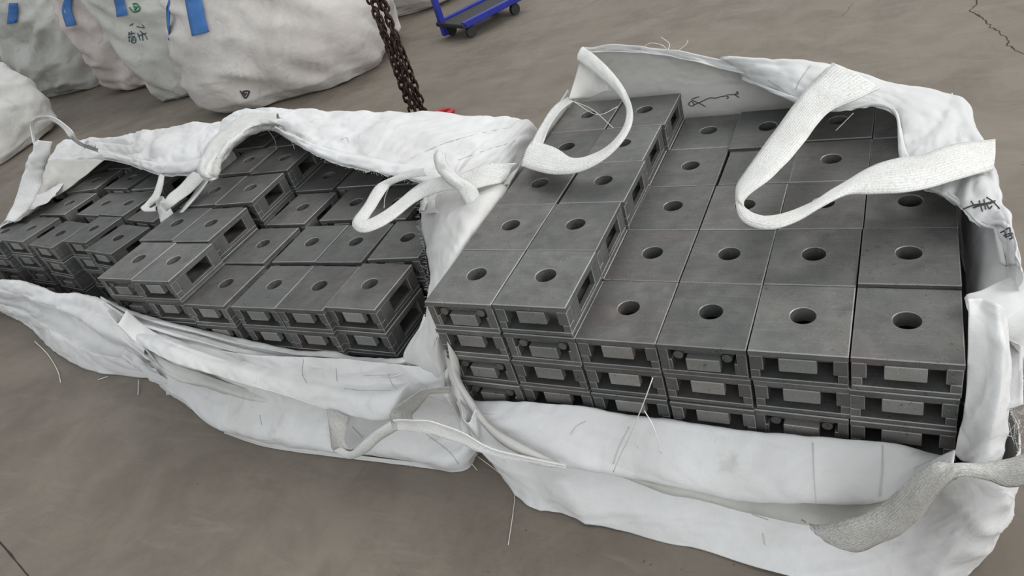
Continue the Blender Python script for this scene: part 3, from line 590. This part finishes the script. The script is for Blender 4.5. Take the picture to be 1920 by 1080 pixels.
# loop at the right back corner
Mm(ribbon('lifting_loop', ZZ((795, 316, .50), (762, 322, .49), (728, 336, .48), (704, 350, .47), (686, 380, .46), (665, 408, .46), (661, 424, .46), (674, 435, .46), (696, 433, .46), (733, 415, .46), (781, 378, .465), (824, 360, .48), (868, 352, .49)),
        ZZ((800, 330, .49), (770, 334, .485), (742, 343, .475), (727, 354, .465), (706, 387, .455), (690, 412, .452), (688, 417, .452), (697, 415, .452), (712, 407, .452), (750, 374, .455), (787, 345, .465), (826, 332, .49), (872, 328, .50)), M_WEB, None, n=140, bow=.005))
Mm(ribbon('lifting_loop', ZZ((814, 290, .52), (818, 315, .515), (835, 338, .51), (862, 362, .48), (880, 400, .44)), ZZ((835, 290, .52), (840, 310, .515), (860, 330, .51), (892, 352, .48), (905, 385, .44)), M_WEB, None, n=60, bow=.01, ruf=.008))
Mm(ribbon('lifting_loop', ZZ((850, 332, .50), (880, 318, .50), (920, 308, .50), (968, 306, .485)), ZZ((860, 362, .48), (895, 352, .48), (930, 345, .47), (948, 340, .455)), M_WEB, None, n=60, bow=.006, ruf=.006))
# loops hanging down the front
Mm(ribbon('lifting_loop', YY((612, 768, -.06), (616, 790, -.09), (620, 820, -.11), (623, 842, -.115), (640, 852, -.115), (660, 856, -.11)), YY((656, 784, -.06), (651, 805, -.09), (646, 825, -.11), (652, 838, -.12), (662, 842, -.12), (672, 846, -.115)), M_WEBG, None, n=60))
Mm(ribbon('lifting_loop', YY((625, 845, -.12), (650, 858, -.13), (668, 858, -.13), (690, 846, -.12), (712, 826, -.105), (745, 805, -.09)), YY((640, 838, -.12), (655, 846, -.13), (666, 842, -.13), (682, 826, -.12), (704, 808, -.105), (732, 790, -.09)), M_WEB, None, n=70, bow=.008))
Mm(ribbon('lifting_loop', YY((735, 792, -.07), (731, 775, -.06), (752, 756, -.05), (775, 740, -.04), (800, 729, -.04), (842, 726, -.045)), YY((775, 790, -.06), (772, 778, -.05), (783, 768, -.04), (795, 752, -.03), (808, 738, -.03), (842, 738, -.04)), M_WEBG, None, n=70))
Mm(ribbon('lifting_loop', YY((736, 788, -.10), (794, 788, -.115), (833, 798, -.12), (872, 814, -.125), (905, 833, -.13), (935, 846, -.13), (985, 858, -.125), (1060, 874, -.12)), YY((745, 808, -.10), (794, 812, -.115), (830, 822, -.12), (866, 834, -.125), (900, 848, -.13), (935, 858, -.13), (985, 866, -.125), (1060, 879, -.12)), M_WEBW, None, n=120, bow=.006))
threads(MBG, [[p - Vector(MBG.location) for p in L] for L in (ZZ((896, 856, .02), (940, 890, .004), (964, 920, .004), (962, 960, .004), (953, 1022, .004)), ZZ((885, 870, .01), (895, 882, .003)), ZZ((770, 866, .01), (771, 875, .003)), ZZ((732, 345, .46), (722, 370, .44), (720, 390, .44)), ZZ((500, 240, .48), (515, 262, .44), (518, 280, .43)), ZZ((532, 250, .48), (548, 268, .45), (552, 280, .43)))])
def mkmarks(name, objs, lines, r, mat, root):
    for L in lines:
        o = marks(name, objs, [L], r, mat, None)
        if o is not None: mk(root)(o)
mkmarks('stitching', [mw, mc], [[(487, 778), (489, 790), (491, 797)], [(569, 673), (567, 700), (575, 718)], [(630, 690), (632, 715)], [(728, 700), (735, 720), (746, 730)], [(645, 728), (680, 732), (732, 732)], [(800, 815), (840, 845), (860, 870)], [(660, 800), (680, 820)]], .0005, M_STITCH, MBG)
mkmarks('stitching', [fw, cuff], [[(1070, 815), (1080, 800), (1098, 790)], [(1150, 870), (1160, 840), (1180, 800)], [(1524, 830), (1526, 880), (1530, 942)], [(1655, 835), (1655, 880), (1650, 930)], [(1410, 965), (1440, 975)], [(1430, 1000), (1434, 1022)]], .0006, plain('pale_stitching', (.58, .57, .53)), RB)

M_SEAM = plain('seam_thread', (.36, .35, .33))
mkmarks('stitching', [flap], [[(1676, 205), (1690, 232), (1693, 262), (1695, 292), (1710, 312), (1728, 335), (1742, 352), (1770, 368), (1800, 384), (1830, 414), (1846, 428)], [(1670, 203), (1683, 232), (1686, 262), (1689, 292)], [(1440, 150), (1470, 170), (1497, 190)], [(1700, 305), (1716, 328), (1733, 352)], [(1520, 122), (1500, 150), (1492, 168)], [(1745, 300), (1800, 285), (1850, 280)], [(1750, 320), (1810, 300), (1855, 295)], [(1760, 335), (1812, 318), (1850, 315)]], .0007, M_SEAM, RB)
mkmarks('stitching', [mf], [[(770, 298), (830, 270), (900, 250), (950, 240)], [(860, 300), (900, 285), (975, 262)], [(640, 262), (650, 258), (654, 268)]], .0006, M_SEAM, MBG)
# ================= far left bag
LBG = empty('bulk_bag', (-2.3, .75, 0)); tag(LBG, 'farthest left white bulk bag, sagging open around small looking iron blocks', 'bulk bag', 'opened bulk bags of iron blocks'); Ll = mk(LBG)
Ll(pad('base_panel', [(-2.86, .42), (-1.88, .40), (-1.9, 1.1), (-2.9, 1.15)], .001, .0035, None, M_BAG_L))
lt = YY((-90, 490, .36), (-40, 508, .34), (0, 524, .32), (70, 537, .30), (155, 555, .27), (211, 582, .22), (235, 606, .17), (275, 650, .12))
lb = Z(.004, (-120, 520), (-60, 560), (0, 590), (46, 608), (106, 660), (176, 699), (305, 716), (360, 730))
la = [p + Vector((0, .03, -.05)) for p in lt]
l1 = [p.lerp(q, .25) + Vector((0, -.035, .02)) for p, q in zip(lt, lb)]; l2 = [p.lerp(q, .5) + Vector((0, -.01, -.0)) for p, q in zip(lt, lb)]; l3 = [p.lerp(q, .72) + Vector((0, -.02, .03)) for p, q in zip(lt, lb)]
lwf = Ll(sheet('outer_wall', [la, lt, l1, l2, l3, lb], 160, 80, M_BAG, None, amp=.022, sc=(2.0, 7), seed=21, fine=.003, crease=.006))
Ll(sheet('torn_scrap', [YY((232, 650, .1), (262, 672, .08), (288, 690, .06)), YY((225, 668, .07), (262, 690, .05), (298, 700, .04)), YY((262, 690, .05), (290, 712, .03), (318, 718, .03)), YY((288, 705, .05), (312, 722, .03), (335, 722, .04)), YY((300, 700, .06), (318, 738, .03), (346, 728, .04))], 34, 30, M_PLAST, None, amp=.016, sc=(14, 14), seed=22, fine=.006))
# back flap of far left bag
fo = YY((62, 330, 1.02), (100, 292, 1.12), (125, 268, 1.16), (170, 266, 1.16), (200, 266, 1.15), (250, 255, 1.12), (330, 240, 1.08), (395, 230, 1.03), (440, 232, 1.0))
fi = ZZ((50, 395, .34), (96, 372, .34), (140, 315, .36), (190, 302, .38), (232, 306, .39), (268, 318, .39), (302, 328, .40), (345, 328, .41), (385, 318, .42))
m1 = [a.lerp(b, .3) + Vector((0, 0, .03)) for a, b in zip(fo, fi)]; m2 = [a.lerp(b, .7) + Vector((0, 0, .02)) for a, b in zip(fo, fi)]
for p in fo: p.z = max(p.z, .33)
lf = Ll(sheet('folded_flap', [[Vector((p.x, p.y + .05, .01)) for p in fo], [Vector((p.x, p.y + .04, .2)) for p in fo], fo, m1, m2, fi], 120, 64, M_BAG, None, amp=.016, sc=(4, 5), seed=23, fine=.004))
Ll(ribbon('hem_strip', [p + Vector((0, 0, .008)) for p in fi[2:]], [p.lerp(q, .14) + Vector((0, 0, .022)) for p, q in zip(fi[2:], fo[2:])], M_BAG, None, bow=.008, ruf=.008, n=110))
# left wall
Ll(sheet('side_wall', [ZZ((55, 300, .42), (38, 350, .36), (22, 395, .30), (-20, 440, .27)), ZZ((95, 300, .43), (78, 350, .37), (60, 395, .31), (10, 425, .29)), ZZ((150, 300, .40), (108, 346, .345), (78, 376, .315), (25, 418, .295)), ZZ((198, 300, .385), (142, 346, .335), (95, 374, .31), (40, 416, .29))], 50, 30, M_BAG_IN, None, amp=.012, sc=(6, 6), seed=24))
Ll(sheet('side_wall', [V((-3.05, .30, .01), (-3.08, .6, .01), (-3.1, .9, .01), (-3.08, 1.16, .01)), V((-3.02, .34, .12), (-3.04, .6, .14), (-3.06, .9, .2), (-3.04, 1.14, .22)), V((-2.94, .36, .24), (-2.95, .6, .27), (-2.98, .85, .33), (-3.0, 1.12, .36))], 50, 26, M_BAG, None, amp=.012, sc=(4, 5), seed=25))
Ll(ribbon('lifting_loop', ZZ((72, 262, .60), (56, 290, .55), (46, 320, .48), (38, 350, .42), (25, 385, .36), (8, 416, .32)), ZZ((98, 266, .60), (92, 292, .55), (84, 320, .48), (75, 351, .42), (56, 388, .36), (28, 416, .32)), M_WEBW, None, n=90, bow=.012, ruf=.01))
Ll(ribbon('lifting_loop', ZZ((66, 280, .57), (60, 256, .61), (57, 236, .64), (61, 226, .66), (74, 219, .67), (92, 218, .67), (108, 224, .66), (125, 236, .64), (137, 248, .62), (145, 262, .58), (160, 270, .54), (185, 279, .48)), ZZ((70, 280, .57), (64, 256, .60), (62, 238, .63), (66, 230, .64), (76, 225, .65), (90, 223, .65), (103, 229, .64), (118, 241, .62), (129, 256, .60), (140, 266, .56), (158, 276, .52), (184, 286, .46)), M_WEBW, None, n=120, bow=.004))
Ll(sheet('torn_scrap', [ZZ((158, 268, .53), (164, 262, .54), (172, 262, .53), (180, 272, .5)), ZZ((162, 276, .50), (168, 270, .53), (176, 272, .52), (182, 280, .48))], 20, 12, M_PLAST, None, amp=.012, sc=(20, 20), seed=26))
Ll(ribbon('lifting_loop', ZZ((300, 326, .44), (294, 345, .43), (286, 365, .41), (272, 382, .40), (264, 390, .40), (272, 397, .395), (292, 396, .395)), ZZ((308, 330, .44), (306, 348, .42), (298, 372, .40), (288, 382, .39), (280, 388, .39), (284, 391, .39), (294, 385, .40)), M_WEB, None, n=80))
threads(LBG, [[p - Vector(LBG.location) for p in L] for L in (ZZ((65, 640, .01), (90, 665, .004), (108, 695, .004), (114, 718, .004)), ZZ((260, 712, .01), (259, 740, .004)), ZZ((184, 712, .003), (202, 706, .003)))], .0016)

# ------------------------------------------------------------------ full bulk bags in the background
def full_bag(label, cx, cy, w, d, h, yaw, lean, mat, seed, bulge=.12, top=.6, wr=.03, wdir=.5, straps=(), square=3.2, name='bulk_bag', grp='full bulk bags standing behind'):
    root = empty(name, (cx, cy, 0), math.radians(yaw)); tag(root, label, 'bulk bag', grp)
    nu, nv = 110, 80; verts = []
    prof = [(0, .86), (.02, .95), (.1, 1.0 + bulge * .5), (.3, 1.0 + bulge), (.55, 1 + bulge * .8), (.78, .98), (.92, .90), (1.0, .74), (1.03, .5), (1.0, .25), (.97, .0)]
    def pr(t):
        s = t * (len(prof) - 1); k = min(int(s), len(prof) - 2); f = s - k; f2 = f * f * (3 - 2 * f) * .5 + f * .5
        return prof[k][0] + (prof[k + 1][0] - prof[k][0]) * f2, prof[k][1] + (prof[k + 1][1] - prof[k][1]) * f2
    for i in range(nu):
        a = i / nu * 2 * math.pi; c, s = math.cos(a), math.sin(a); k = (abs(c) ** square + abs(s) ** square) ** (-1 / square)
        for j in range(nv):
            z, r = pr(j / (nv - 1)); z *= h
            p = Vector((c * k * r * w / 2, s * k * r * d / 2, z)); n = Vector((c / w, s / d, .0)).normalized()
            arc = a * (w + d) / 4; q = Vector((c * 1.3, s * 1.3, z * 2.2 + arc * wdir)) + Vector((seed * 5.1, seed, 0))
            q1 = Vector((c * 1.2 + seed, s * 1.2, (z * 5 + math.sin(a + seed) * wdir * 3)))
            dd = wr * (ridged(q1 * 1.3) - .5) + wr * .8 * noise.noise(q * 1.3) + wr * .35 * (ridged(q1 * 3.3) - .5)
            f = min(1, j / 6) * min(1, (nv - j) / 14)
            p += n * dd * f; p.z += noise.noise(q * 2) * wr * .8 * f
            p.z = max(.004, p.z)
            p.x += lean[0] * (z / h) ** 1.3; p.y += lean[1] * (z / h) ** 1.3
            verts.append(tuple(p))
    faces = [(i * nv + j, ((i + 1) % nu) * nv + j, ((i + 1) % nu) * nv + j + 1, i * nv + j + 1) for i in range(nu) for j in range(nv - 1)]
    faces.append(tuple(i * nv for i in reversed(range(nu))))
    me = bpy.data.meshes.new('bag_body'); me.from_pydata(verts, [], faces); me.update()
    uv = me.uv_layers.new(name='UVMap')
    for lp in me.loops:
        i, j = divmod(lp.vertex_index, nv); uv.data[lp.index].uv = (i * (w + d) / 2 * 3.14 / nu, j * h / nv)
    me.polygons.foreach_set('use_smooth', [True] * len(me.polygons)); body = link('bag_body', me, mat, root)
    bpy.context.view_layer.update()
    return root, body
def onbody(body, px, off=.004):
    bpy.context.view_layer.update(); t = bvh([body]); d = ray(*px); h = t.ray_cast(CAM, d); return (h[0] - d * off) if h[0] is not None else None
def strap_on(root, body, A, Bq, mat, name='lifting_strap', off=.022):
    bpy.context.view_layer.update(); t = bvh([body])
    def f(L):
        o = []
        for p in resamp([Vector((*q, 0)) for q in L], 8):
            d = ray(p.x, p.y); h = t.ray_cast(CAM, d)
            if h[0] is not None: o.append(h[0] - d * off)
        return o
    a, b = f(A), f(Bq)
    k = min(len(a), len(b))
    if k < 3: return
    o = ribbon(name, a[-k:], b[-k:], mat, None, n=30, m=5, bow=.003); o.parent = root; o.matrix_parent_inverse = root.matrix_world.inverted()
def marks_on(root, body, lines, r, mat, name='printed_mark', off=.004):
    bpy.context.view_layer.update(); t = bvh([body]); out = []
    for L in lines:
        Q = []
        for p in resamp([Vector((*q, 0)) for q in L], max(4, len(L) * 4)):
            d = ray(p.x, p.y); h = t.ray_cast(CAM, d)
            if h[0] is not None: Q.append(h[0] - d * off)
        if len(Q) > 1: out.append(Q)
    if out:
        o = link(name, tubes_mesh(name, out, r, 4), mat); o.parent = root; o.matrix_parent_inverse = root.matrix_world.inverted()
b1r, b1b = full_bag('largest full white bulk bag behind the middle bag, blue strap at its top', -3.03, 2.80, 1.22, 1.05, .80, 19, (-.04, .05), M_OLD, 1, bulge=.12, wr=.035, wdir=.9)
strap_on(b1r, b1b, [(346, -6), (352, 30), (360, 68)], [(377, -6), (384, 30), (392, 60)], M_BLUE)
strap_on(b1r, b1b, [(318, -6), (308, 30), (306, 76)], [(334, -6), (320, 30), (316, 76)], M_BLUE)
marks_on(b1r, b1b, [[(450, 170), (460, 184), (467, 172), (456, 172), (460, 180)], [(453, 174), (463, 176)], [(466, 170), (468, 173)]], .005, M_INK, 'torn_hole')
b2r, b2b = full_bag('slim full bulk bag with green logo and faded lettering, left of the largest', -4.16, 3.0, .72, .75, .95, 22, (-.25, .1), M_OLD3, 2, bulge=.03, wr=.03)
strap_on(b2r, b2b, [(212, -6), (217, 15), (219, 32)], [(232, -6), (235, 12), (239, 28)], M_BLUE)
marks_on(b2r, b2b, [[(249, 8), (256, 7), (262, 14), (260, 20), (250, 22), (244, 15)], [(243, 14), (250, 22), (258, 20)], [(250, 12), (256, 14), (252, 18), (258, 12)]], .006, M_GREEN)
marks_on(b2r, b2b, [[(242, 60), (242, 78)], [(240, 64), (252, 62)], [(240, 70), (253, 68)], [(246, 58), (246, 66)], [(247, 72), (247, 80), (254, 79), (254, 71), (247, 72)], [(247, 75), (254, 75)], [(258, 62), (263, 76)], [(262, 58), (272, 66), (276, 74)], [(258, 68), (274, 62)], [(266, 62), (268, 76)], [(243, 48), (250, 44)], [(256, 50), (270, 52), (266, 46)]], .0035, M_TEALP)
b3r, b3b = full_bag('full bulk bag with dark creases, second from the top left corner', -5.05, 3.42, .92, .85, .98, 12, (-.18, .1), M_OLD2, 3, bulge=.07, wr=.05)
strap_on(b3r, b3b, [(122, -6), (116, 20), (124, 50)], [(136, -6), (134, 20), (143, 47)], M_BLUE)
b4r, b4b = full_bag('full bulk bag with a dark stained base in the top left corner', -6.35, 3.6, 1.05, 1.0, .98, 8, (-.1, .1), M_OLD3, 4, bulge=.05, wr=.045)
strap_on(b4r, b4b, [(17, 6), (15, 25), (13, 45)], [(33, 6), (34, 25), (30, 43)], M_BLUE)
b5r, b5b = full_bag('clean grey white bulk bag cut off by the left edge, before the others', -5.72, 1.95, 1.2, 1.0, .56, 18, (-.15, .1), M_BAG_L, 5, bulge=.06, wr=.03, square=2.8)
b6r, b6b = full_bag('white bulk bag at the top, behind the hanging chain', -3.02, 4.15, 1.05, .9, .85, 10, (0, .1), M_OLD, 6, bulge=.1, wr=.03)
b7r, b7b = full_bag('shadowed grey bulk bag glimpsed between largest bag and chain', -4.05, 4.6, .8, .8, .9, 15, (0, .1), M_OLD3, 7, bulge=.08, wr=.03)

# ------------------------------------------------------------------ hanging chain with red hook
def link_mesh():
    P = []; L, w, n = .046, .026, 20
    for i in range(n):
        a = i / n * 2 * math.pi; P.append(Vector((math.cos(a) * w / 2, 0, math.sin(a) * w / 2 + (L - w) / 2 * (1 if math.sin(a) > 0 else -1))))
    verts = []; faces = []; s = 7; r = .0058
    for i, p in enumerate(P):
        t = (P[(i + 1) % n] - P[i - 1]).normalized(); a = Vector((0, 1, 0)); c = t.cross(a)
        for k in range(s): g = k / s * 2 * math.pi; verts.append(tuple(p + (a * math.cos(g) + c * math.sin(g)) * r))
    for i in range(n):
        for k in range(s): faces.append((i * s + k, i * s + (k + 1) % s, ((i + 1) % n) * s + (k + 1) % s, ((i + 1) % n) * s + k))
    me = bpy.data.meshes.new('chain_link'); me.from_pydata(verts, [], faces); me.update(); me.materials.append(M_CHAIN)
    me.polygons.foreach_set('use_smooth', [True] * len(me.polygons)); return me
LM = link_mesh()
CH = empty('hanging_chain', (-1.55, 1.85, 0)); tag(CH, 'rusty brown lifting chain hanging in strands behind the middle bag', 'chain')
for s in range(4):
    for k in range(34):
        z = .05 + k * .034 + s * .011; a = s * 1.57 + z * 3
        o = bpy.data.objects.new('chain_link', LM); COL.objects.link(o); o.parent = CH
        o.location = (math.cos(a) * .029, math.sin(a) * .029, z); o.rotation_euler = (random.uniform(-.12, .12), random.uniform(-.12, .12), a + (k % 2) * math.pi / 2 + .5)
HK = empty('lifting_hook', (-1.48, 1.88, .0)); tag(HK, 'red painted lifting hook lying at the foot of the hanging chain', 'hook')
P = []
for i in range(16):
    a = math.radians(200 - i * 17); P.append(Vector((math.cos(a) * .055 + .03, math.sin(a) * .03, .022)))
P = [Vector((-.075, -.01, .024)), Vector((-.04, -.012, .023))] + P
o = link('hook_body', tubes_mesh('hook_body', [arcs(P, 40)], .012, 10), M_RED, HK); HK.rotation_euler.z = .35
link('hook_shank', tubes_mesh('hook_shank', [V((-.095, -.01, .024), (-.07, -.01, .024))], .015, 10), M_CHAIN, HK)

# ------------------------------------------------------------------ blue platform hand truck
TR = empty('hand_truck', (*Z(.1, (868, 47))[0].to_2d(), 0), math.radians(63)); tag(TR, 'blue painted platform hand truck with dark deck bar, at the top of the floor', 'hand truck')
bpy.context.view_layer.update()
def tbox(name, x0, x1, y0, y1, z0, z1, mat, bev=.004):
    bm = bmesh.new(); bmbox(bm, x0, x1, y0, y1, z0, z1, bev); return link(name, bm_mesh(bm, name), [mat, mat], TR)
pf = TR.matrix_world.inverted() @ Z(.02, (836, 66))[0]; px_, py_ = pf.x, pf.y
tbox('deck', .02, .46, .02, .26, .085, .10, M_RUB)
tbox('deck_rail', 0, .48, -.012, .018, .075, .115, M_CART); tbox('deck_rail', 0, .48, .262, .292, .075, .115, M_CART)
tbox('deck_rail', .462, .492, -.012, .292, .075, .115, M_CART); tbox('deck_bar', -.012, .018, -.012, .292, .08, .105, M_RUB)
tbox('handle_post', px_ - .018, px_ + .018, py_ - .018, py_ + .018, .02, .95, M_CART)
tbox('handle_bar', px_ - .018, px_ + .018, py_ - .15, py_ + .15, .95, .985, M_CART)
tbox('handle_foot', px_ - .01, .01, py_ - .015, py_ + .015, .02, .05, M_CART); tbox('deck_bar', px_, .01, py_ - .012, py_ + .012, .082, .10, M_RUB)
for xx in (.06, .42):
    for yy in (.03, .25):
        bm = bmesh.new(); bmesh.ops.create_cone(bm, cap_ends=True, segments=20, radius1=.034, radius2=.034, depth=.024, matrix=Matrix.Translation((xx, yy, .0345)) @ Matrix.Rotation(math.pi / 2, 4, 'X'))
        w_ = link('caster_wheel', bm_mesh(bm, 'caster_wheel'), M_RUB, TR)
        w_.parent = tbox('caster_fork', xx - .02, xx + .02, yy - .02, yy + .02, .066, .086, M_RUB, .002)
